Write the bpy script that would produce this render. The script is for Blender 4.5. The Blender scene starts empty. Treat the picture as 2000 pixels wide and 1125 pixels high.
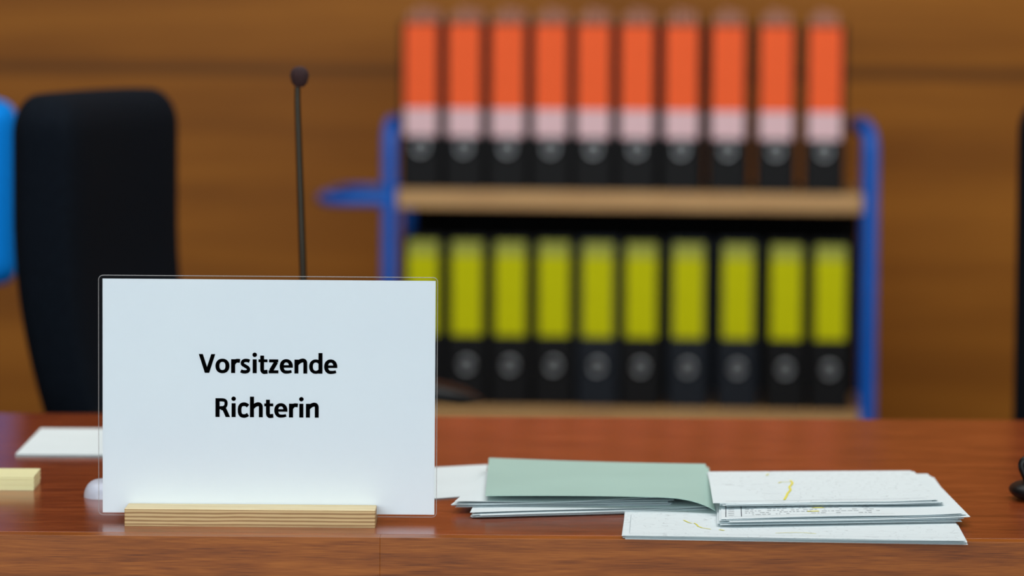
import bpy, bmesh, math, random
from mathutils import Vector, Matrix, Euler
random.seed(4)
scene = bpy.context.scene
COL = scene.collection
scene.view_settings.view_transform = 'Standard'

# ------------------------------------------------------------------ camera
F = 7500.0
DESK = 0.75
CAMZ = DESK + 0.4765
pitch = math.atan(582.5 / F)
roll = math.radians(0.42)
cam_d = bpy.data.cameras.new("camera"); cam = bpy.data.objects.new("camera", cam_d)
COL.objects.link(cam)
R = Matrix.Rotation(math.pi/2 - pitch, 4, 'X') @ Matrix.Rotation(roll, 4, 'Z')
cam.matrix_world = Matrix.Translation((0, 0, CAMZ)) @ R
cam_d.lens = 135; cam_d.sensor_width = 36
cam_d.clip_start = 0.05
cam_d.dof.use_dof = True; cam_d.dof.focus_distance = 3.42; cam_d.dof.aperture_fstop = 4.2
scene.camera = cam
R3 = R.to_3x3()
def ray(px, py): return R3 @ Vector(((px-1000)/F, -(py-562.5)/F, -1))
def atZ(px, py, z):
    d = ray(px, py); t = (z-CAMZ)/d.z; return Vector((0, 0, CAMZ)) + d*t
def atY(px, py, y):
    d = ray(px, py); t = y/d.y; return Vector((0, 0, CAMZ)) + d*t

# ------------------------------------------------------------------ materials
def srgb(r, g, b):
    f = lambda c: (c/255/12.92) if c/255 <= 0.04045 else ((c/255+0.055)/1.055)**2.4
    return (f(r), f(g), f(b), 1)
def new_mat(name):
    m = bpy.data.materials.new(name); m.use_nodes = True
    return m, m.node_tree.nodes, m.node_tree.links
def plain(name, col, rough=0.5, metal=0.0, var=0.08, scale=20, bump=0.0, spec=0.5, coat=0):
    m, n, l = new_mat(name); b = n['Principled BSDF']
    tc = n.new('ShaderNodeTexCoord'); nz = n.new('ShaderNodeTexNoise'); nz.inputs['Scale'].default_value = scale
    nz.inputs['Detail'].default_value = 4
    l.new(tc.outputs['Object'], nz.inputs['Vector'])
    cr = n.new('ShaderNodeValToRGB')
    c = srgb(*col)
    cr.color_ramp.elements[0].position = 0.3; cr.color_ramp.elements[1].position = 0.7
    cr.color_ramp.elements[0].color = tuple(x*(1-var) for x in c[:3])+(1,)
    cr.color_ramp.elements[1].color = tuple(min(1, x*(1+var)) for x in c[:3])+(1,)
    l.new(nz.outputs['Fac'], cr.inputs['Fac']); l.new(cr.outputs['Color'], b.inputs['Base Color'])
    b.inputs['Roughness'].default_value = rough; b.inputs['Metallic'].default_value = metal
    b.inputs['Specular IOR Level'].default_value = spec
    b.inputs['Coat Weight'].default_value = coat
    if bump:
        bp = n.new('ShaderNodeBump'); bp.inputs['Strength'].default_value = bump; bp.inputs['Distance'].default_value = 0.002
        l.new(nz.outputs['Fac'], bp.inputs['Height']); l.new(bp.outputs['Normal'], b.inputs['Normal'])
    return m
def wood(name, cols, stretch=(1, 14, 14), scale=3, rough=0.35, fine=0.35, spec=0.5, seam=None, lo=0.33, hi=0.66):
    m, n, l = new_mat(name); b = n['Principled BSDF']
    tc = n.new('ShaderNodeTexCoord'); mp = n.new('ShaderNodeMapping'); mp.inputs['Scale'].default_value = stretch
    l.new(tc.outputs['Object'], mp.inputs['Vector'])
    n1 = n.new('ShaderNodeTexNoise'); n1.inputs['Scale'].default_value = scale; n1.inputs['Detail'].default_value = 8
    n1.inputs['Roughness'].default_value = 0.6; n1.inputs['Distortion'].default_value = 0.4
    l.new(mp.outputs['Vector'], n1.inputs['Vector'])
    mp2 = n.new('ShaderNodeMapping'); mp2.inputs['Scale'].default_value = tuple(s*(1 if s == min(stretch) else 5) for s in stretch)
    l.new(tc.outputs['Object'], mp2.inputs['Vector'])
    n2 = n.new('ShaderNodeTexNoise'); n2.inputs['Scale'].default_value = scale*4; n2.inputs['Detail'].default_value = 5
    l.new(mp2.outputs['Vector'], n2.inputs['Vector'])
    mx = n.new('ShaderNodeMix'); mx.inputs['Factor'].default_value = fine
    l.new(n1.outputs['Fac'], mx.inputs['A']); l.new(n2.outputs['Fac'], mx.inputs['B'])
    cr = n.new('ShaderNodeValToRGB'); els = cr.color_ramp.elements
    els[0].position = lo; els[0].color = srgb(*cols[0]); els[1].position = hi; els[1].color = srgb(*cols[-1])
    for i, c in enumerate(cols[1:-1]):
        e = els.new(lo + (hi-lo)*(i+1)/(len(cols)-1)); e.color = srgb(*c)
    l.new(mx.outputs['Result'], cr.inputs['Fac'])
    out = cr.outputs['Color']
    if seam:
        sep = n.new('ShaderNodeSeparateXYZ'); l.new(tc.outputs['Object'], sep.inputs['Vector'])
        a = n.new('ShaderNodeMath'); a.operation = 'SUBTRACT'; a.inputs[1].default_value = seam[0]; l.new(sep.outputs['Z'], a.inputs[0])
        p = n.new('ShaderNodeMath'); p.operation = 'PINGPONG'; p.inputs[1].default_value = seam[1]/2; l.new(a.outputs[0], p.inputs[0])
        c = n.new('ShaderNodeMath'); c.operation = 'LESS_THAN'; c.inputs[1].default_value = seam[2]; l.new(p.outputs[0], c.inputs[0])
        m2 = n.new('ShaderNodeMix'); m2.data_type = 'RGBA'; m2.inputs['B'].default_value = srgb(112, 66, 12)
        l.new(c.outputs[0], m2.inputs['Factor']); l.new(out, m2.inputs['A']); out = m2.outputs['Result']
    l.new(out, b.inputs['Base Color'])
    b.inputs['Roughness'].default_value = rough; b.inputs['Specular IOR Level'].default_value = spec
    return m

M = {}
M['wall'] = wood('wall_veneer', [(130, 75, 8), (154, 93, 16), (178, 112, 28)], stretch=(0.4, 1, 5), scale=1.6, rough=0.5, seam=(1.045, 0.9, 0.012), fine=0.2, spec=0.2)
M['floor'] = plain('floor_carpet', (70, 66, 64), 0.95, var=0.2, scale=200, bump=0.5)
M['ceiling'] = plain('ceiling_plaster', (225, 222, 215), 0.9, var=0.03)
M['sidewall'] = wood('side_wall_veneer', [(118, 68, 12), (150, 90, 18), (170, 106, 28)], stretch=(1, 0.5, 6), scale=1.6, rough=0.5, spec=0.2)
M['desk'] = wood('desk_top_veneer', [(96, 40, 15), (138, 62, 26), (168, 86, 42)], stretch=(2.5, 13, 13), scale=3.5, rough=0.22, fine=0.6, spec=0.5, lo=0.36, hi=0.64)
M['lip'] = wood('desk_edge_veneer', [(104, 48, 6), (156, 82, 18), (186, 106, 34)], stretch=(1.6, 20, 20), scale=5, rough=0.35, fine=0.55, spec=0.35, lo=0.36, hi=0.64)
M['paper'] = plain('white_paper', (243, 250, 255), 0.7, var=0.01, scale=10, spec=0.2)
M['paper2'] = plain('white_copy_paper', (228, 240, 243), 0.75, var=0.02, scale=15, spec=0.2)
M['ink'] = plain('black_ink', (4, 4, 5), 0.6, var=0.02, spec=0.0)
M['greyink'] = plain('grey_print', (80, 88, 98), 0.7, var=0.2, scale=300)
M['palegrey'] = plain('pale_map_line', (188, 200, 205), 0.7, var=0.04)
M['marker'] = plain('yellow_highlighter', (234, 226, 96), 0.7, var=0.08)
M['green'] = plain('pale_green_card', (172, 204, 194), 0.7, var=0.03, scale=8, spec=0.2)
M['ply'] = wood('birch_plywood_top', [(222, 196, 140), (238, 216, 164), (246, 228, 182)], stretch=(2, 20, 20), scale=6, rough=0.5)
M['black_fabric'] = plain('black_upholstery', (14, 20, 28), 0.95, var=0.3, scale=260, bump=0.4, spec=0.08)
M['blue_fabric'] = plain('bright_blue_upholstery', (0, 122, 214), 0.8, var=0.1, scale=200, bump=0.2, spec=0.1)
M['black_plastic'] = plain('black_plastic', (12, 12, 14), 0.4, var=0.1, spec=0.3)
M['mic'] = plain('dark_bronze_metal', (48, 43, 32), 0.4, metal=0.5, var=0.1, spec=0.5)
M['foam'] = plain('dark_foam', (48, 26, 28), 0.9, var=0.3, scale=400, bump=0.6)
M['blue_tube'] = plain('blue_powder_coat', (0, 98, 204), 0.22, var=0.04, spec=0.35)
M['shelf'] = wood('beech_laminate', [(164, 120, 68), (184, 142, 86), (196, 156, 98)], stretch=(2, 20, 20), scale=3, rough=0.45)
M['binder'] = plain('black_binder_board', (14, 14, 16), 0.5, var=0.1, scale=60, spec=0.15)
M['binder_lit'] = plain('lit_black_binder_board', (25, 30, 38), 0.5, var=0.25, scale=90, spec=0.15)  # black board lightened in colour to suggest light on the binder sides
M['pages'] = plain('page_block', (215, 208, 195), 0.8, var=0.06, scale=80)
M['orange'] = plain('orange_label', (248, 102, 54), 0.6, var=0.04, spec=0.1)
M['pinkwhite'] = plain('pale_pink_label', (228, 194, 202), 0.6, var=0.03, scale=40, spec=0.1)
M['tabs'] = plain('dusty_pink_tabs', (178, 122, 100), 0.6, var=0.3, scale=60)
M['yellow'] = plain('yellow_label', (238, 248, 0), 0.6, var=0.04, spec=0.1)
M['olive'] = plain('dull_yellow_label', (196, 198, 0), 0.6, var=0.05, spec=0.1)
M['olive_pale'] = plain('olive_label_header', (160, 166, 72), 0.6, var=0.1, scale=50, spec=0.1)
M['steel'] = plain('steel', (190, 195, 200), 0.3, metal=1.0, var=0.05)
M['hole'] = plain('dark_hole', (6, 6, 6), 0.9, var=0.1)
M['cream'] = plain('cream_note_paper', (238, 234, 180), 0.7, var=0.02)
M['mouse'] = plain('pale_plastic', (205, 212, 228), 0.35, var=0.02)
M['rubber'] = plain('grey_rubber', (60, 60, 62), 0.7, var=0.1)
M['dark'] = plain('dark_interior_sheet', (6, 6, 6), 0.8, var=0.1, spec=0.1)  # near-black colour for the dim space between the trolley shelves

# faint printed map paper
m, n, l = new_mat('printed_map_paper'); b = n['Principled BSDF']
tc = n.new('ShaderNodeTexCoord')
nz = n.new('ShaderNodeTexNoise'); nz.inputs['Scale'].default_value = 22; nz.inputs['Detail'].default_value = 2; l.new(tc.outputs['Object'], nz.inputs['Vector'])
mu = n.new('ShaderNodeMath'); mu.operation = 'MULTIPLY'; mu.inputs[1].default_value = 13; l.new(nz.outputs['Fac'], mu.inputs[0])
fr_ = n.new('ShaderNodeMath'); fr_.operation = 'FRACT'; l.new(mu.outputs[0], fr_.inputs[0])
cr = n.new('ShaderNodeValToRGB'); E = cr.color_ramp.elements
E[0].position = 0.0; E[0].color = srgb(196, 207, 210); E[1].position = 0.10; E[1].color = srgb(228, 240, 243)
l.new(fr_.outputs[0], cr.inputs['Fac'])
l.new(cr.outputs['Color'], b.inputs['Base Color']); b.inputs['Roughness'].default_value = 0.7; b.inputs['Specular IOR Level'].default_value = 0.2
M['mappaper'] = m
# plywood edge layers
m, n, l = new_mat('plywood_edge'); b = n['Principled BSDF']
tc = n.new('ShaderNodeTexCoord'); sp = n.new('ShaderNodeSeparateXYZ'); l.new(tc.outputs['Object'], sp.inputs[0])
mp = n.new('ShaderNodeMapping'); mp.inputs['Scale'].default_value = (6, 60, 60); l.new(tc.outputs['Object'], mp.inputs['Vector'])
nz = n.new('ShaderNodeTexNoise'); nz.inputs['Scale'].default_value = 4; nz.inputs['Detail'].default_value = 6; l.new(mp.outputs['Vector'], nz.inputs['Vector'])
ad = n.new('ShaderNodeMath'); ad.operation = 'MULTIPLY_ADD'; ad.inputs[1].default_value = 0.0016; l.new(nz.outputs['Fac'], ad.inputs[0]); l.new(sp.outputs['Z'], ad.inputs[2])
mu = n.new('ShaderNodeMath'); mu.operation = 'MULTIPLY'; mu.inputs[1].default_value = 2*math.pi/0.0034; l.new(ad.outputs[0], mu.inputs[0])
sn = n.new('ShaderNodeMath'); sn.operation = 'SINE'; l.new(mu.outputs[0], sn.inputs[0])
cr = n.new('ShaderNodeValToRGB'); cr.color_ramp.elements[0].position = 0.1; cr.color_ramp.elements[1].position = 0.7
cr.color_ramp.elements[0].color = srgb(160, 122, 72); cr.color_ramp.elements[1].color = srgb(218, 188, 134)
mr = n.new('ShaderNodeMath'); mr.operation = 'MULTIPLY_ADD'; mr.inputs[1].default_value = .5; mr.inputs[2].default_value = .5
l.new(sn.outputs[0], mr.inputs[0]); l.new(mr.outputs[0], cr.inputs['Fac']); l.new(cr.outputs['Color'], b.inputs['Base Color'])
b.inputs['Roughness'].default_value = 0.55
M['plyedge'] = m
# laminate film
m, n, l = new_mat('clear_laminate'); n.remove(n['Principled BSDF'])
tr = n.new('ShaderNodeBsdfTransparent'); tr.inputs['Color'].default_value = (0.98, 0.985, 0.99, 1)
gl = n.new('ShaderNodeBsdfGlossy'); gl.inputs['Roughness'].default_value = 0.1
fr = n.new('ShaderNodeFresnel'); fr.inputs['IOR'].default_value = 1.15
mi = n.new('ShaderNodeMixShader'); l.new(fr.outputs[0], mi.inputs[0]); l.new(tr.outputs[0], mi.inputs[1]); l.new(gl.outputs[0], mi.inputs[2])
l.new(mi.outputs[0], n['Material Output'].inputs['Surface'])
M['film'] = m
m, n, l = new_mat('laminate_rim'); n.remove(n['Principled BSDF'])
tr = n.new('ShaderNodeBsdfTransparent'); df = n.new('ShaderNodeBsdfPrincipled'); df.inputs['Base Color'].default_value = (0.55, 0.55, 0.55, 1)
df.inputs['Roughness'].default_value = 0.2
mi = n.new('ShaderNodeMixShader'); mi.inputs[0].default_value = 0.35
l.new(tr.outputs[0], mi.inputs[1]); l.new(df.outputs[0], mi.inputs[2]); l.new(mi.outputs[0], n['Material Output'].inputs['Surface'])
M['rim'] = m

# ------------------------------------------------------------------ mesh helpers
def obj_from_bm(name, bm, mat, parent=None, loc=(0, 0, 0), smooth=False):
    me = bpy.data.meshes.new(name); bmesh.ops.recalc_face_normals(bm, faces=bm.faces[:]); bm.to_mesh(me); bm.free()
    if mat is not None:
        for k in (mat if isinstance(mat, list) else [mat]): me.materials.append(M[k])
    if smooth:
        for p in me.polygons: p.use_smooth = True
        try: me.set_sharp_from_angle(angle=math.radians(50))
        except Exception: pass
    o = bpy.data.objects.new(name, me); COL.objects.link(o)
    o.location = loc
    if parent is not None: o.parent = parent
    return o
def empty(name, loc=(0, 0, 0), rz=0.0):
    e = bpy.data.objects.new(name, None); COL.objects.link(e); e.location = loc; e.rotation_euler = (0, 0, rz); e.empty_display_size = 0.05
    return e
def tag(o, label, cat, group=None):
    o["label"] = label; o["category"] = cat
    if group: o["group"] = group
    return o
def add_box(bm, x0, x1, y0, y1, z0, z1, bev=0.0, seg=2, mi=0):
    t = bmesh.new()
    bmesh.ops.create_cube(t, size=1)
    for v in t.verts:
        v.co = Vector(((x0+x1)/2 + v.co.x*(x1-x0), (y0+y1)/2 + v.co.y*(y1-y0), (z0+z1)/2 + v.co.z*(z1-z0)))
    if bev: bmesh.ops.bevel(t, geom=t.edges[:], offset=bev, segments=seg, affect='EDGES', profile=0.5)
    for f in t.faces: f.material_index = mi
    me = bpy.data.meshes.new('t'); t.to_mesh(me); t.free(); bm.from_mesh(me); bpy.data.meshes.remove(me)
def fillet(pts, r, seg=8):
    pts = [Vector(p) for p in pts]; out = [pts[0]]
    for i in range(1, len(pts)-1):
        a, b, c = pts[i-1], pts[i], pts[i+1]
        d1 = (a-b).normalized(); d2 = (c-b).normalized()
        rr = min(r, (a-b).length*0.49, (c-b).length*0.49)
        p1 = b+d1*rr; p2 = b+d2*rr
        for k in range(seg+1):
            t = k/seg; out.append(p1*(1-t)**2 + b*2*t*(1-t) + p2*t*t)
    out.append(pts[-1]); return out
def add_tube(bm, pts, r, n=14, caps=True):
    pts = [Vector(p) for p in pts]
    rs = r if isinstance(r, (list, tuple)) else [r]*len(pts)
    rings = []; up = None
    for i, p in enumerate(pts):
        t = (pts[min(i+1, len(pts)-1)] - pts[max(i-1, 0)]).normalized()
        if up is None:
            up = t.orthogonal().normalized()
        else:
            up = (up - t*up.dot(t)).normalized()
        s = t.cross(up)
        rings.append([bm.verts.new(p + (up*math.cos(2*math.pi*k/n) + s*math.sin(2*math.pi*k/n))*rs[i]) for k in range(n)])
    for a, b in zip(rings, rings[1:]):
        for k in range(n): bm.faces.new((a[k], a[(k+1) % n], b[(k+1) % n], b[k]))
    if caps: bm.faces.new(rings[0]); bm.faces.new(rings[-1])
def add_loft(bm, rings, caps=True):
    vr = [[bm.verts.new(p) for p in r] for r in rings]; n = len(vr[0])
    for a, b in zip(vr, vr[1:]):
        for k in range(n): bm.faces.new((a[k], a[(k+1) % n], b[(k+1) % n], b[k]))
    if caps: bm.faces.new(vr[0]); bm.faces.new(vr[-1])
def superell(cx, cy, z, a, b, e=0.45, n=36):
    out = []
    for k in range(n):
        t = 2*math.pi*k/n; c, s = math.cos(t), math.sin(t)
        out.append(Vector((cx+a*math.copysign(abs(c)**e, c), cy+b*math.copysign(abs(s)**e, s), z)))
    return out
def lathe(bm, prof, n=32, cx=0, cy=0):
    add_loft(bm, [[Vector((cx+r*math.cos(2*math.pi*k/n), cy+r*math.sin(2*math.pi*k/n), z)) for k in range(n)] for r, z in prof])

# ------------------------------------------------------------------ room
def struct(name, mat, dims):
    bm = bmesh.new(); add_box(bm, *dims); o = obj_from_bm(name, bm, mat); o["kind"] = "structure"; return o
struct('floor', 'floor', (-4, 4, -3, 8.8, -0.1, 0))
struct('wall_back', 'wall', (-4, 4, 8.6, 8.8, 0, 3.2))
struct('wall_left', 'sidewall', (-4.15, -4, -3, 8.8, 0, 3.2))
struct('wall_right', 'sidewall', (4, 4.15, -3, 8.8, 0, 3.2))
struct('ceiling', 'ceiling', (-4.15, 4.15, -3, 8.8, 3.2, 3.3))
struct('baseboard_back', 'lip', (-4, 4, 8.58, 8.6, 0, 0.08))

# ------------------------------------------------------------------ desk
YF, YB = 3.318, 4.275
XL, XR = -1.15, 1.25
seamx = atY(742, 1080, YF).x
desk = tag(empty('desk', (0, 0, 0)), "long reddish-brown wooden courtroom bench desk with glossy top", "desk")
bm = bmesh.new(); add_box(bm, XL, XR, YF+0.0212, YB, DESK-0.03, DESK, 0.0006)
obj_from_bm('desktop', bm, 'desk', desk)
for xa, xb in ((XL, seamx-0.00003), (seamx+0.00003, XR)):
    bm = bmesh.new(); add_box(bm, xa, xb, YF, YF+0.021, DESK-0.06, DESK-0.0001, 0.00025, 1)
    o = obj_from_bm('edge_lipping', bm, 'lip', desk); o["label"] = "orange-brown solid wood front edge strip"
bm = bmesh.new(); add_box(bm, XL+.03, XR-.03, YF+0.03, YF+0.05, 0.02, DESK-0.0605, 0.001)
obj_from_bm('front_panel', bm, 'lip', desk)
for x in (XL+.03, XR-.07):
    bm = bmesh.new(); add_box(bm, x, x+.04, YF+0.052, YB-.03, 0, DESK-0.031, 0.001)
    obj_from_bm('side_panel', bm, 'lip', desk)

# ------------------------------------------------------------------ sign
SY = 3.413
c = atY(527, 1003, SY)
sx = (atY(198, 1003, SY).x + atY(851, 1003, SY).x)/2
sz = c.z
sign = tag(empty('table_sign', (sx, SY, sz)), "laminated white paper name sign standing in plywood holder", "sign")
W2, H = 0.1485, 0.210
def rrect(x0, x1, z0, z1, r, y, seg=5):
    out = []
    for cx, cz, a0 in ((x1-r, z1-r, 0), (x0+r, z1-r, 90), (x0+r, z0+r, 180), (x1-r, z0+r, 270)):
        for k in range(seg+1):
            a = math.radians(a0+90*k/seg); out.append(Vector((cx+r*math.cos(a), y, cz+r*math.sin(a))))
    return out
bm = bmesh.new(); add_box(bm, -W2, W2, -0.00008, 0.00008, 0, H); obj_from_bm('paper_sheet', bm, 'paper', sign)
bm = bmesh.new()
e = 0.0035
for y in (-0.0005, 0.0005):
    bm.faces.new([bm.verts.new(p) for p in rrect(-W2-e, W2+e*.5, -0.0022, H+0.003, 0.004, y)])
obj_from_bm('laminate_pouch', bm, 'film', sign)
bm = bmesh.new(); loop = rrect(-W2-e, W2+e*.5, -0.0022, H+0.003, 0.004, 0); loop.append(loop[0]); add_tube(bm, loop, 0.0004, 6, caps=False)
obj_from_bm('laminate_rim', bm, 'rim', sign, smooth=True)

# lettering, built glyph by glyph as bold sans strokes (x-height = 1, cap = 1.34)
def arc(cx, cy, rx, ry, a0, a1, n=18):
    return [(cx+rx*math.cos(math.radians(a0+(a1-a0)*k/n)), cy+ry*math.sin(math.radians(a0+(a1-a0)*k/n))) for k in range(n+1)]
def chai(pts, it=3):
    for _ in range(it):
        out = [pts[0]]
        for a, b in zip(pts, pts[1:]):
            out.append((a[0]*.75+b[0]*.25, a[1]*.75+b[1]*.25)); out.append((a[0]*.25+b[0]*.75, a[1]*.25+b[1]*.75))
        out.append(pts[-1]); pts = out
    return pts
T = 0.295; th = 0.235
G = {}
def bowl(x0, x1, a0=0, a1=360, wv=T, wh=th, n=40):
    cx = (x0+x1)/2; pts = []; ws = []
    for k in range(n+1):
        a = math.radians(a0+(a1-a0)*k/n)
        e_ = 0.9
        c_, s_ = math.cos(a), math.sin(a)
        c2 = math.copysign(abs(c_)**e_, c_); s2 = math.copysign(abs(s_)**e_, s_)
        pts.append((cx+((x1-x0)/2-wv/2)*c2, 0.5+(0.52-wh/2)*s2)); ws.append(wv*abs(c_)**2+wh*abs(s_)**2)
    return pts, ws
G['o'] = (1.105, [bowl(0.04, 1.065)])
arch = chai([(0.20, 0.60), (0.34, 0.77), (0.50, 0.89), (0.72, 0.95), (0.87, 0.86), (0.875, 0.62), (0.875, 0.40)]) + [(0.875, 0)]
G['n'] = (1.105, [([(0.08+T/2, 0), (0.08+T/2, 0.99)], T), (arch, T*0.96)])
G['h'] = (1.105, [([(0.08+T/2, 0), (0.08+T/2, 1.47)], T), (arch, T*0.96)])
G['r'] = (0.73, [([(0.08+T/2, 0), (0.08+T/2, 0.99)], T), (chai([(0.20, 0.58), (0.30, 0.73), (0.42, 0.87), (0.58, 0.885), (0.73, 0.86)]), T*0.93)])
G['s'] = (0.82, [(chai([(0.06, 0.165), (0.20, 0.10), (0.44, 0.085), (0.62, 0.16), (0.63, 0.34), (0.50, 0.44), (0.32, 0.54), (0.165, 0.63), (0.18, 0.82), (0.34, 0.91), (0.54, 0.905), (0.70, 0.85)]), 0.245)])
G['i'] = (0.507, [([(0.253, 0), (0.253, 0.99)], T), (arc(0.253, 1.31, 0.085, 0.078, 0, 360, 20), 0.16)])
G['t'] = (0.715, [([(0.29, 1.26), (0.29, 0.5)] + chai([(0.29, 0.45), (0.29, 0.19), (0.40, 0.08), (0.54, 0.10), (0.685, 0.115)]), T*0.96), ([(0.02, 0.89), (0.68, 0.89)], 0.205)])
G['z'] = (0.818, [([(0.08, 0.885), (0.755, 0.885)], 0.22), ([(0.60, 0.80), (0.22, 0.18)], T), ([(0.05, 0.110), (0.765, 0.110)], 0.22)])
eb, ew = bowl(0.04, 1.0, 2, 268, n=34)
G['e'] = (1.036, [([(0.20, 0.50), (0.86, 0.50)], 0.18), (eb + [(0.66, 0.10), (0.78, 0.118), (0.91, 0.152)], ew+[0.22, 0.21, 0.19]), ([(0.852, 0.41), (0.852, 0.60)], T)])
dv, dw = bowl(0.04, 1.04, 50, 310, n=34)
G['d'] = (1.105, [([(0.875, 0), (0.875, 1.47)], T), ([(0.90, 0.70), (0.84, 0.79)]+dv+[(0.84, 0.21), (0.90, 0.32)], [T*.7, T*.75]+[x*.93 for x in dw]+[T*.75, T*.7])])
G['c'] = (0.86, [(chai([(0.80, 0.79), (0.70, 0.885), (0.50, 0.94), (0.27, 0.87), (0.18, 0.66), (0.18, 0.34), (0.27, 0.13), (0.50, 0.07), (0.68, 0.115), (0.80, 0.20)]), T*0.90)])
G['V'] = (1.17, [([(0.14, 1.42), (0.585, -0.04)], T*1.05), ([(1.05, 1.42), (0.605, -0.04)], T*1.05)])
G['R'] = (1.16, [([(0.09+T/2, 0), (0.09+T/2, 1.34)], T*1.03), (chai([(0.24, 1.225), (0.40, 1.225), (0.66, 1.225), (0.86, 1.15), (0.86, 0.80), (0.66, 0.66), (0.42, 0.66), (0.24, 0.66)]), 0.23), (chai([(0.50, 0.64), (0.70, 0.62), (0.82, 0.40), (1.02, -0.06)]), T)])
def ribbon(bm, pts, w):
    closed = (abs(pts[0][0]-pts[-1][0])+abs(pts[0][1]-pts[-1][1])) < 1e-6
    P = [Vector((p[0], p[1])) for p in pts]
    W = w if isinstance(w, list) else [w]*len(P)
    if closed: P = P[:-1]
    L, Rr = [], []
    n = len(P)
    for i, p in enumerate(P):
        if closed: a, b_ = P[i-1], P[(i+1) % n]
        else: a, b_ = P[max(i-1, 0)], P[min(i+1, n-1)]
        t = b_-a; t.normalize(); nn = Vector((-t.y, t.x))
        L.append(p + nn*W[i]/2); Rr.append(p - nn*W[i]/2)
    vl = [bm.verts.new((q.x, 0, q.y)) for q in L]; vr = [bm.verts.new((q.x, 0, q.y)) for q in Rr]
    for i in range(n if closed else n-1):
        j = (i+1) % n
        try: bm.faces.new((vl[i], vl[j], vr[j], vr[i]))
        except Exception: pass
def word(text, px0, px1, base_py, name):
    adv = sum(G[ch][0] for ch in text) - 0.12
    x0 = atY(px0, base_py, SY).x - sx; x1 = atY(px1, base_py, SY).x - sx
    xs = (x1-x0)/adv
    zs = 0.0126
    z0 = atY((px0+px1)/2, base_py, SY).z - sz
    bm = bmesh.new(); cx = -0.02 if text[0] == 'V' else -0.09
    for ch in text:
        a, strokes = G[ch]
        for i, (pts, w) in enumerate(strokes):
            b2 = bmesh.new(); ribbon(b2, pts, w)
            if ch in 'VR':
                for v in b2.verts: v.co.z = max(0, min(1.34, v.co.z))
            if ch == 'i' and i == 1:
                bmesh.ops.convex_hull(b2, input=b2.verts[:])
            for v in b2.verts:
                v.co = Vector((x0+(cx+v.co.x)*xs, -0.0006-0.00002*i, z0+v.co.z*zs))
            me = bpy.data.meshes.new('t'); b2.to_mesh(me); b2.free(); bm.from_mesh(me); bpy.data.meshes.remove(me)
        cx += a
    o = obj_from_bm(name, bm, 'ink', sign); return o
o = word('Vorsitzende', 389, 657, 729, 'lettering'); o["label"] = "black bold word Vorsitzende"
o = word('Richterin', 421, 624, 815, 'lettering'); o["label"] = "black bold word Richterin"

# plywood holder (block with a slot)
hx0 = atY(243, 1030, SY-0.036).x; hx1 = atY(733, 1030, SY-0.036).x
holder = tag(empty('sign_holder', ((hx0+hx1)/2, SY, DESK)), "light birch plywood block with slot holding the sign", "sign holder")
hw = (hx1-hx0)/2; HH = 0.0158
bm = bmesh.new()
add_box(bm, -hw, hw, -0.036, -0.0015, 0, HH, 0.0006, 1)
add_box(bm, -hw, hw, 0.0015, 0.034, 0, HH, 0.0006, 1)
add_box(bm, -hw, hw, -0.0015, 0.0015, 0, max(0.002, sz-DESK-0.0035))
bm.normal_update()
for f in bm.faces: f.material_index = 1 if abs(f.normal.z) > 0.5 else 0
obj_from_bm('slotted_block', bm, ['plyedge', 'ply'], holder)

# ------------------------------------------------------------------ microphone
MY = 3.88
tip = atY(585, 148, MY); mid = atY(586, 350, MY); low = atY(592, 535, MY); base = atY(600, 800, MY)
mic = tag(empty('gooseneck_microphone', (base.x, MY, DESK)), "slim dark gooseneck microphone with round foam tip standing on desk", "microphone")
L = lambda p: p - Vector((base.x, MY, DESK))
bm = bmesh.new()
raw = [Vector((0, 0, 0.02)), L(base), L(atY(596, 660, MY)), L(low), L(mid), L(atY(581, 200, MY)), L(atY(581, 170, MY))]
pts = []
for i in range(len(raw)-1):
    for k in range(10): pts.append(raw[i].lerp(raw[i+1], k/10))
pts.append(raw[-1])
rs = [0.0037 if i < 34 else 0.0037-0.0007*min(1, (i-34)/20) for i in range(len(pts))]
add_tube(bm, pts, rs, 14); obj_from_bm('gooseneck', bm, 'mic', mic, smooth=True)
bm = bmesh.new(); t = L(tip)
lathe(bm, [(0.001, -0.0115), (0.0045, -0.011), (0.008, -0.007), (0.0096, 0), (0.0085, 0.005), (0.0055, 0.0085), (0.001, 0.0098)], 24)
bmesh.ops.translate(bm, verts=bm.verts, vec=t)
obj_from_bm('foam_windscreen', bm, 'foam', mic, smooth=True)
bm = bmesh.new(); lathe(bm, [(0.045, 0.0), (0.048, 0.004), (0.046, 0.012), (0.03, 0.019), (0.009, 0.023), (0.007, 0.035)], 32)
obj_from_bm('base', bm, 'black_plastic', mic, smooth=True)

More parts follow.
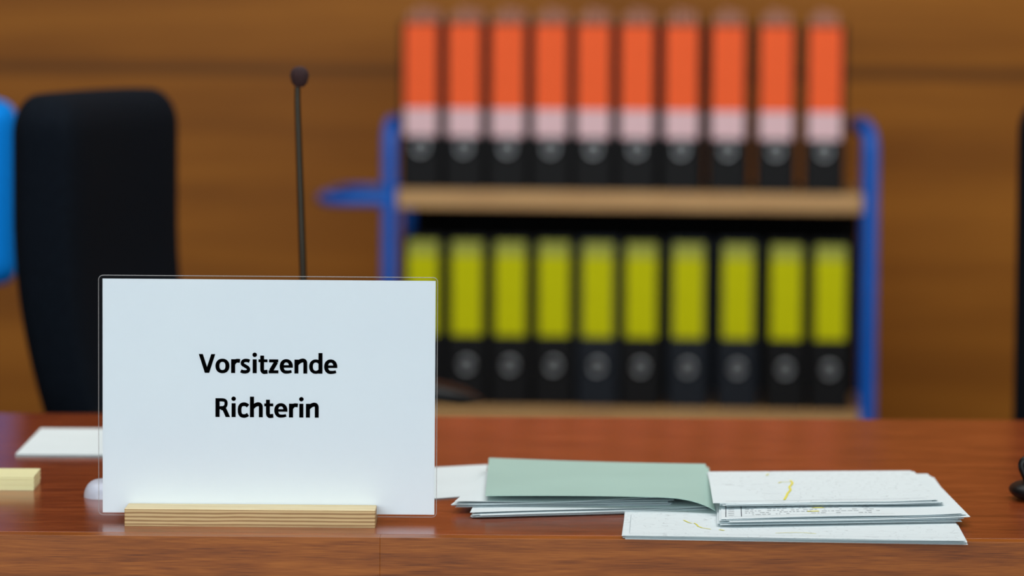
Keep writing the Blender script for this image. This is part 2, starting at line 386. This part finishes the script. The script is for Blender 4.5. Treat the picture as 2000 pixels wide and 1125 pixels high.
# ------------------------------------------------------------------ papers
def corners_px(lst): return [atZ(x, y, DESK+h) for x, y, h in lst]
def surf(cs, wav=None):
    FL, FR, BR, BL = cs
    def s(u, v):
        p = (FL*(1-u)+FR*u)*(1-v) + (BL*(1-u)+BR*u)*v
        p = p.copy()
        if wav: p = p + wav(u, v)
        return p
    return s
def add_sheet(bm, s, th=0.0002, nu=18, nv=10, mi=0):
    top, bot = [], []
    fs = []
    for j in range(nv+1):
        rt, rb = [], []
        for i in range(nu+1):
            p = s(i/nu, j/nv)
            rt.append(bm.verts.new(p)); rb.append(bm.verts.new(p-Vector((0, 0, th))))
        top.append(rt); bot.append(rb)
    for j in range(nv):
        for i in range(nu):
            fs.append(bm.faces.new((top[j][i], top[j][i+1], top[j+1][i+1], top[j+1][i])))
            fs.append(bm.faces.new((bot[j][i], bot[j+1][i], bot[j+1][i+1], bot[j][i+1])))
    for i in range(nu):
        fs.append(bm.faces.new((top[0][i], bot[0][i], bot[0][i+1], top[0][i+1]))); fs.append(bm.faces.new((top[nv][i], top[nv][i+1], bot[nv][i+1], bot[nv][i])))
    for j in range(nv):
        fs.append(bm.faces.new((top[j][0], top[j+1][0], bot[j+1][0], bot[j][0]))); fs.append(bm.faces.new((top[j][nu], bot[j][nu], bot[j+1][nu], top[j+1][nu])))
    for f in fs: f.material_index = mi
def pile(bm, cs, low, n, jit, rot, seed, lift=0.0012, th=0.0002, base=DESK, topmat=0, amp0=0.35):
    rnd = random.Random(seed)
    cen = sum(cs, Vector())/4
    top = None
    for k in range(n):
        t = k/max(1, n-1); last = k == n-1
        a = 0 if last else rnd.uniform(-rot, rot)
        dx, dy = (0, 0) if last else (rnd.uniform(-jit, jit), rnd.uniform(-jit, jit*0.6))
        c2 = []
        for p in cs:
            q = p-cen; x = q.x*math.cos(a)-q.y*math.sin(a); y = q.x*math.sin(a)+q.y*math.cos(a)
            c2.append(Vector((cen.x+x+dx, cen.y+y+dy, (base+low)*(1-t)+p.z*t)))
        ph = rnd.uniform(0, 6); am = lift*rnd.uniform(0.2, 1)*t; fq = rnd.uniform(3, 7)
        cr_ = rnd.uniform(0, lift*1.2)*t
        def wav(u, v, ph=ph, am=am, cr_=cr_, fq=fq):
            return Vector((0, 0, am*amp0*(1+math.sin(u*fq+ph))*(1-v) + cr_*max(0, u-0.75)*4*(1-v)))
        s = surf(c2, wav); add_sheet(bm, s, th, mi=topmat if last else 0); top = s
    return top
def strip_on(bm, s, uvs, w, lift=0.0004):
    P = [s(u, v)+Vector((0, 0, lift)) for u, v in uvs]
    L, Rr = [], []
    for i, p in enumerate(P):
        t = (P[min(i+1, len(P)-1)]-P[max(0, i-1)]).normalized(); nn = Vector((-t.y, t.x, 0))*w/2
        L.append(bm.verts.new(p+nn)); Rr.append(bm.verts.new(p-nn))
    for i in range(len(P)-1): bm.faces.new((L[i], L[i+1], Rr[i+1], Rr[i]))
def sub(a, b, n=12): return [(a[0]+(b[0]-a[0])*k/n, a[1]+(b[1]-a[1])*k/n) for k in range(n+1)]

# lowest map sheets
cs = corners_px([(1216, 1046, .0030), (1885, 1056, .0036), (1848, 985, .003), (1222, 980, .003)])
bm = bmesh.new(); s1 = pile(bm, cs, .0004, 5, 0.0018, 0.006, 2, lift=0.0010, topmat=1)
doc1 = tag(obj_from_bm('map_sheets', bm, ['paper2', 'mappaper']), "folded white map sheets at bottom of paper pile on desk", "papers", "case papers on the desk")
bm = bmesh.new()
strip_on(bm, s1, sub((0.98, 0.06), (0.02, 0.06))+sub((0.02, 0.06), (0.02, 0.6))[1:], 0.0005)
obj_from_bm('map_border', bm, 'palegrey', doc1)
for pl, w in ((chai([(0.18, 0.45), (0.2, 0.36), (0.215, 0.37), (0.225, 0.25), (0.26, 0.2)], 1), .0014), ([(0.285, 0.19), (0.30, 0.17)], .0022), (chai([(0.45, 0.12), (0.52, 0.15), (0.57, 0.12)], 1), .0012)):
    bm = bmesh.new(); strip_on(bm, s1, pl, w); obj_from_bm('yellow_marking', bm, 'marker', doc1)

# printed document bundle
cs = corners_px([(1408, 1014, .0100), (1880, 1005, .0108), (1812, 925, .0100), (1410, 930, .0100)])
bm = bmesh.new(); s2 = pile(bm, cs, .0050, 9, 0.0060, 0.018, 3, lift=0.0015)
doc2 = tag(obj_from_bm('printed_documents', bm, 'paper2'), "bundle of printed white sheets with small text lines", "papers", "case papers on the desk")
bm = bmesh.new(); rnd = random.Random(8)
for row in range(6):
    v = 0.07+row*0.04; u = 0.10
    strip_on(bm, s2, [(0.03, v), (0.055, v)], 0.0012)
    while u < 0.66:
        w = rnd.uniform(0.006, 0.022)
        if rnd.random() < 0.62: strip_on(bm, s2, [(u, v), (u+w, v)], 0.0014)
        u += w+0.006
strip_on(bm, s2, sub((0.02, 0.04), (0.72, 0.04)), 0.0004); strip_on(bm, s2, sub((0.085, 0.04), (0.085, 0.3)), 0.0007); strip_on(bm, s2, sub((0.02, 0.04), (0.02, 0.3)), 0.0007)
obj_from_bm('printed_text', bm, 'greyink', doc2)
for v, u in ((0.11, .36), (0.19, .385)):
    bm = bmesh.new(); strip_on(bm, s2, [(u, v), (u+.05, v)], 0.005, 0.0003); obj_from_bm('yellow_marking', bm, 'marker', doc2)

# upper map bundle
cs = corners_px([(1406, 984, .0146), (1832, 979, .0154), (1779, 919, .0146), (1386, 921, .0146)])
bm = bmesh.new(); s3 = pile(bm, cs, .0130, 6, 0.006, 0.024, 6, lift=0.0014, topmat=1)
doc3 = tag(obj_from_bm('map_printouts', bm, ['paper2', 'mappaper']), "white map printouts marked with yellow highlighter on paper pile", "papers", "case papers on the desk")
bm = bmesh.new(); strip_on(bm, s3, sub((0.03, 0.06), (0.95, 0.06)), 0.0009); obj_from_bm('map_border', bm, 'palegrey', doc3)
for pl, w in (([(0.30, 0.08), (0.32, 0.20), (0.33, 0.28), (0.355, 0.38), (0.35, 0.47), (0.38, 0.58), (0.375, 0.68)], .0022), ([(0.31, 0.60), (0.33, 0.64), (0.365, 0.63)], .0014), ([(0.27, 0.85), (0.285, 0.9)], .0014)):
    bm = bmesh.new(); strip_on(bm, s3, chai(pl, 2), w, 0.0005); obj_from_bm('yellow_marking', bm, 'marker', doc3)

# green folder with papers
folder = tag(empty('file_folder', atZ(1170, 960, DESK)), "pale green card folder lying closed over a stack of papers", "folder", "case papers on the desk")
fo = folder.location.copy()
def loc_corners(l): return [p-fo for p in corners_px(l)]
bm = bmesh.new()
pile(bm, loc_corners([(918, 1004, .0040), (1375, 990, .0050), (1372, 925, .004), (960, 918, .004)]), .001, 6, 0.0045, 0.03, 12, base=0, lift=0.0018, amp0=0.6)
pile(bm, loc_corners([(888, 983, .0095), (1310, 977, .0095), (1300, 920, .0095), (965, 914, .0095)]), .0056, 6, 0.0050, 0.03, 11, base=0, lift=0.0016, amp0=0.6)
o = obj_from_bm('paper_stack', bm, 'paper2', folder); o["label"] = "loose white sheets inside the folder"
cs = loc_corners([(948, 968, .0160), (1396, 974, .0155), (1378, 906, .0150), (955, 894, .0150)])
bm = bmesh.new()
def ccurl(u, v):
    d = Vector((0, 0, 0))
    d.z += 0.0012*math.sin(math.pi*u)*(1-v) - 0.0008*math.sin(math.pi*u)*v
    if u > 0.74: q = (u-0.74)/0.26; d.z -= 0.0092*q*q*q*(1-v)**0.8; d.y -= 0.012*q*q*(1-v)
    return d
add_sheet(bm, surf(cs, ccurl), 0.0004, 40, 16)
obj_from_bm('folder_cover', bm, 'green', folder, smooth=True)
cs = loc_corners([(1000, 996, .0006), (1402, 990, .0008), (1384, 912, .0006), (958, 912, .0006)])
bm = bmesh.new(); add_sheet(bm, surf(cs), 0.0004)
obj_from_bm('folder_back', bm, 'green', folder)

# loose sheets
cs = corners_px([(800, 977, .0012), (938, 967, .0012), (952, 907, .0018), (800, 915, .0012)])
bm = bmesh.new(); pile(bm, cs, .0005, 2, 0.001, 0.005, 21, lift=0.0005)
tag(obj_from_bm('paper_sheet', bm, 'paper2'), "plain white sheet lying between sign and green folder", "paper")
cs = corners_px([(30, 887, .003), (235, 889, .003), (235, 837, .003), (80, 836, .003)])
bm = bmesh.new(); pile(bm, cs, .0006, 5, 0.0006, 0.002, 22, lift=0.0002)
tag(obj_from_bm('note_paper', bm, 'paper2'), "small stack of blank white note paper on desk", "paper")
# cream pad
p = atZ(67, 958, DESK)
bm = bmesh.new()
for k in range(8):
    add_box(bm, -0.075+random.uniform(-.0004, .0004), random.uniform(-.0006, 0), random.uniform(0, .0006), 0.06, k*0.0017, k*0.0017+0.00165, 0.0002, 1)
o = obj_from_bm('sticky_note_pad', bm, 'cream', None, (p.x, p.y, DESK)); o.rotation_euler = (0, 0, 0.02)
tag(o, "thick cream coloured note pad on desk", "note pad")
# pale mouse
p = atZ(205, 976, DESK)
bm = bmesh.new(); rings = []
for i in range(9):
    a = i/8*math.pi/2
    rings.append(superell(0, 0, 0.015*math.sin(a), 0.0205*max(0.05, math.cos(a))**0.5, 0.03*max(0.05, math.cos(a))**0.5, 0.8, 32))
add_loft(bm, rings)
mouse = tag(empty('computer_mouse', (p.x-0.002, p.y+0.03, DESK)), "small pale rounded computer mouse beside the sign", "mouse")
obj_from_bm('shell', bm, 'mouse', mouse, smooth=True)
bm = bmesh.new(); bmesh.ops.create_cone(bm, cap_ends=True, segments=16, radius1=0.003, radius2=0.003, depth=0.003, matrix=Matrix.Translation((0, -0.012, 0.0145)) @ Matrix.Rotation(math.pi/2, 4, 'Y'))
obj_from_bm('scroll_wheel', bm, 'rubber', mouse, smooth=True)

# black pouch at the side
p = atZ(2014, 985, DESK)
pouch = tag(empty('leather_pouch', (p.x+0.014, p.y+0.035, DESK)), "small black leather pouch with looped strap on desk", "pouch")
bm = bmesh.new(); rings = []
for i in range(13):
    a = -math.pi/2+i/12*math.pi
    rings.append(superell(0, 0, 0.009+0.009*math.sin(a), 0.030*max(0.05, math.cos(a))**0.6, 0.03*max(0.05, math.cos(a))**0.6, 0.7, 32))
add_loft(bm, rings); obj_from_bm('body', bm, 'black_plastic', pouch, smooth=True)
bm = bmesh.new(); add_tube(bm, fillet([(-0.012, 0, 0.016), (-0.022, 0, 0.038), (0.02, 0, 0.04), (0.018, 0, 0.016)], 0.015), 0.004, 10)
obj_from_bm('strap', bm, 'black_plastic', pouch, smooth=True)

# ------------------------------------------------------------------ chairs
def build_chair(loc, rz, fabric, label, back_top=1.094, back_bot=0.56, halfw=0.235, halft=0.052, arms=True, bow=0.085, RT=0.050):
    ch = tag(empty('office_chair', (loc[0], loc[1], 0), rz), label, "chair")
    rings = []
    zs = [back_bot+0.03*(1-math.cos(math.pi/2*k/6)) for k in range(7)]
    zs += [back_bot+0.03+(back_top-RT-back_bot-0.03)*k/16 for k in range(1, 17)]
    zs += [back_top-RT+RT*math.sin(math.pi/2*k/10) for k in range(1, 11)]
    for z in zs:
        e_ = 0.0
        if z > back_top-RT: e_ = 1-math.sqrt(max(0, 1-((z-back_top+RT)/RT)**2))
        if z < back_bot+0.03: e_ = 0.6*(1-math.sqrt(max(0, 1-((back_bot+0.03-z)/0.03)**2)))
        q = max(0, (0.94-z)/0.38)
        off = bow*q*q
        ha = halft*(1-0.12*q*bow/0.085); hb = halfw*(1-0.16*q*q*bow/0.085)
        rings.append(superell(off, 0, z, ha-0.030*e_, hb-0.045*e_, 0.5, 40))
    for r in rings:
        for p in r: p.x += 0.35*p.y*p.y
    bm = bmesh.new(); add_loft(bm, rings)
    obj_from_bm('backrest', bm, fabric, ch, smooth=True)
    bm = bmesh.new(); rings = []
    for i in range(9):
        a = -math.pi/2+math.pi*i/8
        rings.append(superell(0.31, 0, 0.475+0.04*math.sin(a), 0.215+0.03*math.cos(a), 0.225+0.03*math.cos(a), 0.45, 40))
    add_loft(bm, rings); obj_from_bm('seat', bm, fabric, ch, smooth=True)
    bm = bmesh.new(); add_tube(bm, fillet([(0.22, 0, 0.42), (-0.02, 0, 0.42), (-0.02, 0, max(0.60, back_bot+.05))], 0.06), 0.018)
    obj_from_bm('back_bracket', bm, 'black_plastic', ch, smooth=True)
    bm = bmesh.new(); lathe(bm, [(0.03, 0.08), (0.03, 0.25), (0.022, 0.25), (0.022, 0.41), (0.07, 0.415), (0.07, 0.43)], 24, 0.27, 0)
    obj_from_bm('gas_column', bm, 'black_plastic', ch, smooth=True)
    bm = bmesh.new()
    for k in range(5):
        a = 2*math.pi*k/5; add_tube(bm, [(0.27, 0, 0.11), (0.27+0.28*math.cos(a), 0.28*math.sin(a), 0.075)], [0.026, 0.015], 12)
    obj_from_bm('star_base', bm, 'black_plastic', ch, smooth=True)
    for k in range(5):
        a = 2*math.pi*k/5; bm = bmesh.new()
        for sg in (-1, 1):
            mt = Matrix.Translation((0.27+0.28*math.cos(a), 0.28*math.sin(a), 0.03)) @ Matrix.Rotation(a, 4, 'Z') @ Matrix.Translation((0, 0.012*sg, 0)) @ Matrix.Rotation(math.pi/2, 4, 'X')
            bmesh.ops.create_cone(bm, cap_ends=True, segments=20, radius1=0.03, radius2=0.03, depth=0.014, matrix=mt)
        add_tube(bm, [(0.27+0.28*math.cos(a), 0.28*math.sin(a), 0.03), (0.27+0.28*math.cos(a), 0.28*math.sin(a), 0.07)], 0.006)
        obj_from_bm('caster', bm, 'black_plastic', ch, smooth=True)
    if arms:
        for sg in (-1, 1):
            bm = bmesh.new()
            add_tube(bm, fillet([(0.22, 0.22*sg, 0.45), (0.24, 0.29*sg, 0.46), (0.26, 0.29*sg, 0.672)], 0.05), 0.014)
            rings = []
            for i in range(15):
                t = i/14; e = max(0.05, 1-(2*t-1)**6)**0.5
                x = 0.10+0.355*t
                zc = 0.713-0.033*t*t
                rings.append([Vector((x, 0.29*sg+p.x, zc+p.y)) for p in superell(0, 0, 0, 0.035*e, 0.014*e, 0.6, 24)])
            add_loft(bm, rings)
            obj_from_bm('armrest', bm, 'black_plastic', ch, smooth=True)
    return ch
CY = 4.88
cc = atY(167, 300, CY)
ch1 = build_chair((cc.x, CY+0.02), math.radians(-12), 'black_fabric', "black upholstered high-back office chair turned sideways behind the desk")
cc = atY(2050, 300, 4.9)
ch2 = build_chair((cc.x+0.100, 4.95), math.radians(195), 'black_fabric', "black upholstered office chair just behind the end of the papers", back_top=1.092, arms=False, bow=0.0)
ch3 = build_chair((-0.829, 5.85), math.radians(200), 'blue_fabric', "bright blue upholstered chair beside the black office chair", back_top=1.058, back_bot=0.785, arms=False, halfw=0.22, bow=0.0, RT=0.03)

# ------------------------------------------------------------------ binder trolley
TY = 7.30
YAW = math.radians(-4.3)
SZ1 = atY(1230, 374, TY).z
SZ2 = atY(1230, 798, TY).z
tx = Vector((math.cos(YAW), math.sin(YAW), 0)); tn = Vector((-math.sin(YAW), math.cos(YAW), 0))
P0 = Vector((atY(1230, 500, TY).x, TY, 0))
def onT(px, py):
    d = ray(px, py); o_ = Vector((0, 0, CAMZ)); t = (P0-o_).dot(tn)/d.dot(tn); return o_+d*t
ul = (onT(760, 500)-P0).dot(tx); ur = (onT(1699, 500)-P0).dot(tx)
topz = onT(1230, 232).z
TD = 0.33
um = (ul+ur)/2; w = (ur-ul)/2
tc_ = P0+tx*um
tro = tag(empty('file_trolley', (tc_.x, tc_.y, 0), YAW), "blue tubular steel file trolley with beech shelves full of binders", "trolley")
rt = 0.0142
BOW = {-1: 0.0, 1: 0.028}
RY = TD+.032
for sg in (-1, 1):
    bm = bmesh.new()
    zt = topz-rt
    path = [(sg*w, 0, 0.10), (sg*w, 0, zt), (sg*(w-BOW[sg]), RY*0.3, zt+0.001), (sg*(w-BOW[sg]), RY*0.7, zt+0.001), (sg*w, RY, zt), (sg*w, RY, 0.10)]
    add_tube(bm, fillet(path, 0.055, 12), rt, 16)
    add_tube(bm, [(sg*w, 0, 0.13), (sg*w, RY, 0.13)], rt*0.9)
    obj_from_bm('end_frame', bm, 'blue_tube', tro, smooth=True)
for z, nm in ((SZ1, 0), (SZ2, 1), (0.17, 2)):
    bm = bmesh.new(); th = 0.036 if nm == 0 else 0.024
    add_box(bm, -w+rt+.001, w-rt-.001, -0.012, TD+0.012, z-th, z, 0.002)
    obj_from_bm('shelf', bm, 'shelf', tro)
bm = bmesh.new(); add_box(bm, -w+rt+.002, w-rt-.002, TD-0.004, TD+0.002, SZ2+.001, SZ1-0.037)  # added dark sheet standing in for the dark interior and binders behind
obj_from_bm('dark_backing', bm, 'dark', tro)
hz = onT(680, 390).z
hxx = (onT(612, 388)-P0).dot(tx)-um
bm = bmesh.new(); add_tube(bm, fillet([(-w-rt*.5, 0, hz), (hxx+0.012, 0.0, hz), (hxx+0.012, RY, hz), (-w-rt*.5, RY, hz)], 0.09, 10), 0.012, 14)
obj_from_bm('push_handle', bm, 'blue_tube', tro, smooth=True)
for sg in (-1, 1):
    for x, y in ((w, 0), (w, RY)):
        bm = bmesh.new()
        bmesh.ops.create_cone(bm, cap_ends=True, segments=24, radius1=0.045, radius2=0.045, depth=0.025, matrix=Matrix.Translation((sg*x, y, 0.045)) @ Matrix.Rotation(math.pi/2, 4, 'Y'))
        add_tube(bm, [(sg*x, y, 0.045), (sg*x, y, 0.10)], 0.01)
        obj_from_bm('caster', bm, 'rubber', tro, smooth=True)

def build_binder(kind):
    bw, bh, bd = 0.0398, 0.318, 0.285
    if kind == 'yellow': bh = 0.325
    b = empty('ring_binder')
    parts = []
    bm = bmesh.new()
    rr_ = 0.006
    outer = [(-bw, bd), (-bw, rr_)] + [(-bw+rr_-rr_*math.cos(a), rr_-rr_*math.sin(a)) for a in [math.pi/2*k/5 for k in range(1, 6)]]
    outer += [(bw-rr_+rr_*math.sin(a), rr_-rr_*math.cos(a)) for a in [math.pi/2*k/5 for k in range(0, 6)]] + [(bw, bd)]
    th = 0.0025
    inner = [(max(-bw+th, min(bw-th, x)), max(th, y) if y < bd else y) for x, y in outer][::-1]
    prof = outer+inner
    lo = [bm.verts.new((x, y, 0)) for x, y in prof]; hi = [bm.verts.new((x, y, bh)) for x, y in prof]
    n = len(prof); no = len(outer)
    for k in range(n): bm.faces.new((lo[k], lo[(k+1) % n], hi[(k+1) % n], hi[k]))
    for k in range(no-1):
        for ring in (lo, hi):
            try: bm.faces.new((ring[k], ring[k+1], ring[n-2-k], ring[n-1-k]))
            except Exception: pass
    parts.append(obj_from_bm('cover', bm, 'binder', b))
    bm = bmesh.new(); add_box(bm, -bw+0.0035, bw-0.012, 0.05, bd-0.01, 0.006, 0.303, 0.001, 1)
    parts.append(obj_from_bm('page_block', bm, 'pages', b))
    if kind == 'orange':
        bm = bmesh.new(); add_box(bm, -0.0308, 0.0308, -0.0012, -0.0001, 0.154, 0.3145)
        parts.append(obj_from_bm('spine_label', bm, 'orange', b))
        bm = bmesh.new(); add_box(bm, -0.0308, 0.0308, -0.0012, -0.0001, 0.101, 0.1538)
        q = obj_from_bm('label_field', bm, 'pinkwhite', b); q["label"] = "pale pink writing field of the label"; parts.append(q)
        bm = bmesh.new()
        for k in range(4): add_box(bm, -0.028+0.013*k, -0.0155+0.013*k, 0.02+0.03*k, 0.20+0.01*k, 0.304, 0.336+0.0035*((k*7) % 4), 0.001, 1)
        parts.append(obj_from_bm('index_tabs', bm, 'tabs', b))
    else:
        bm = bmesh.new(); add_box(bm, -0.0285, 0.0285, -0.0012, -0.0001, 0.136, 0.288)
        parts.append(obj_from_bm('spine_label', bm, 'yellow', b))
        bm = bmesh.new(); add_box(bm, -0.0285, 0.0285, -0.0012, -0.0001, 0.2882, 0.316)
        q = obj_from_bm('label_field', bm, 'olive_pale', b); parts.append(q)
    bm = bmesh.new()
    pts = [(0.0125*math.cos(2*math.pi*k/28), -0.0022, 0.079+0.0125*math.sin(2*math.pi*k/28)) for k in range(29)]
    add_tube(bm, pts, 0.0024, 8, caps=False)
    parts.append(obj_from_bm('finger_ring', bm, 'steel', b, smooth=True))
    bm = bmesh.new(); bmesh.ops.create_cone(bm, cap_ends=True, segments=28, radius1=0.0110, radius2=0.0110, depth=0.001, matrix=Matrix.Translation((0, -0.0006, 0.079)) @ Matrix.Rotation(math.pi/2, 4, 'X'))
    parts.append(obj_from_bm('finger_hole', bm, 'hole', b, smooth=True))
    return b, parts
def place_row(kind, centres, z, label, group, py):
    b, parts = build_binder(kind)
    for i, px in enumerate(centres):
        if i == 0: nb, np_ = b, parts
        else:
            nb = b.copy(); COL.objects.link(nb); np_ = []
            for q in parts:
                c2 = q.copy(); c2.parent = nb; COL.objects.link(c2); np_.append(c2)
        rr = random.Random(i*3+len(kind))
        p = onT(px, py)+tn*rr.uniform(0.004, 0.012)
        nb.location = (p.x, p.y, z+0.0004); nb.rotation_euler = (0, 0, YAW+math.radians(rr.uniform(-0.15, 0.15)))
        dull = (kind == 'yellow' and i in (2, 3, 5, 9, 0))
        lit_sides = (kind == 'yellow' and i in (4, 6, 7))
        lab = label
        if dull:
            lab = "black ring binder with duller olive-yellow spine label"
            for q in np_:
                if q.name.startswith('spine_label'):
                    q.data = q.data.copy(); q.data.materials[0] = M['olive']
        if lit_sides:
            lab = "dark slate ring binder with bright yellow spine label"
            for q in np_:
                if q.name.startswith('cover'):
                    q.data = q.data.copy(); q.data.materials[0] = M['binder_lit']
        tag(nb, lab, "binder", group)
place_row('orange', [821, 906, 991, 1075, 1159, 1244, 1331, 1422, 1516, 1611], SZ1, "black ring binder with bright orange spine label", "orange-labelled binders on the top shelf", 200)
place_row('yellow', [825, 911, 996, 1081, 1167, 1252, 1344, 1441, 1535, 1622], SZ2, "black ring binder with bright yellow spine label", "yellow-labelled binders on the lower shelf", 600)

# ------------------------------------------------------------------ lights
def area(name, loc, rot, sx_, sy_, power, col):
    l = bpy.data.lights.new(name, 'AREA'); l.shape = 'RECTANGLE'; l.size = sx_; l.size_y = sy_; l.energy = power; l.color = col
    o = bpy.data.objects.new(name, l); COL.objects.link(o); o.location = loc; o.rotation_euler = rot
    return o
area('window_light', (-1.0, -2.8, 1.9), (math.radians(86), 0, 0), 6, 2.2, 254, (0.84, 0.95, 1.0))
area('ceiling_light_bench', (0.3, 3.4, 3.15), (0, 0, 0), 3.5, 1.2, 46, (0.95, 0.98, 1.0))
area('trolley_fill_light', (0.5, 5.0, 3.1), (math.radians(42), 0, 0), 4.0, 0.8, 86, (1, 0.95, 0.87))  # added fill, tilted toward the trolley to brighten the binders
wd = bpy.data.worlds.new("world"); scene.world = wd; wd.use_nodes = True
wd.node_tree.nodes['Background'].inputs[0].default_value = (0.8, 0.9, 1, 1); wd.node_tree.nodes['Background'].inputs[1].default_value = 0.25
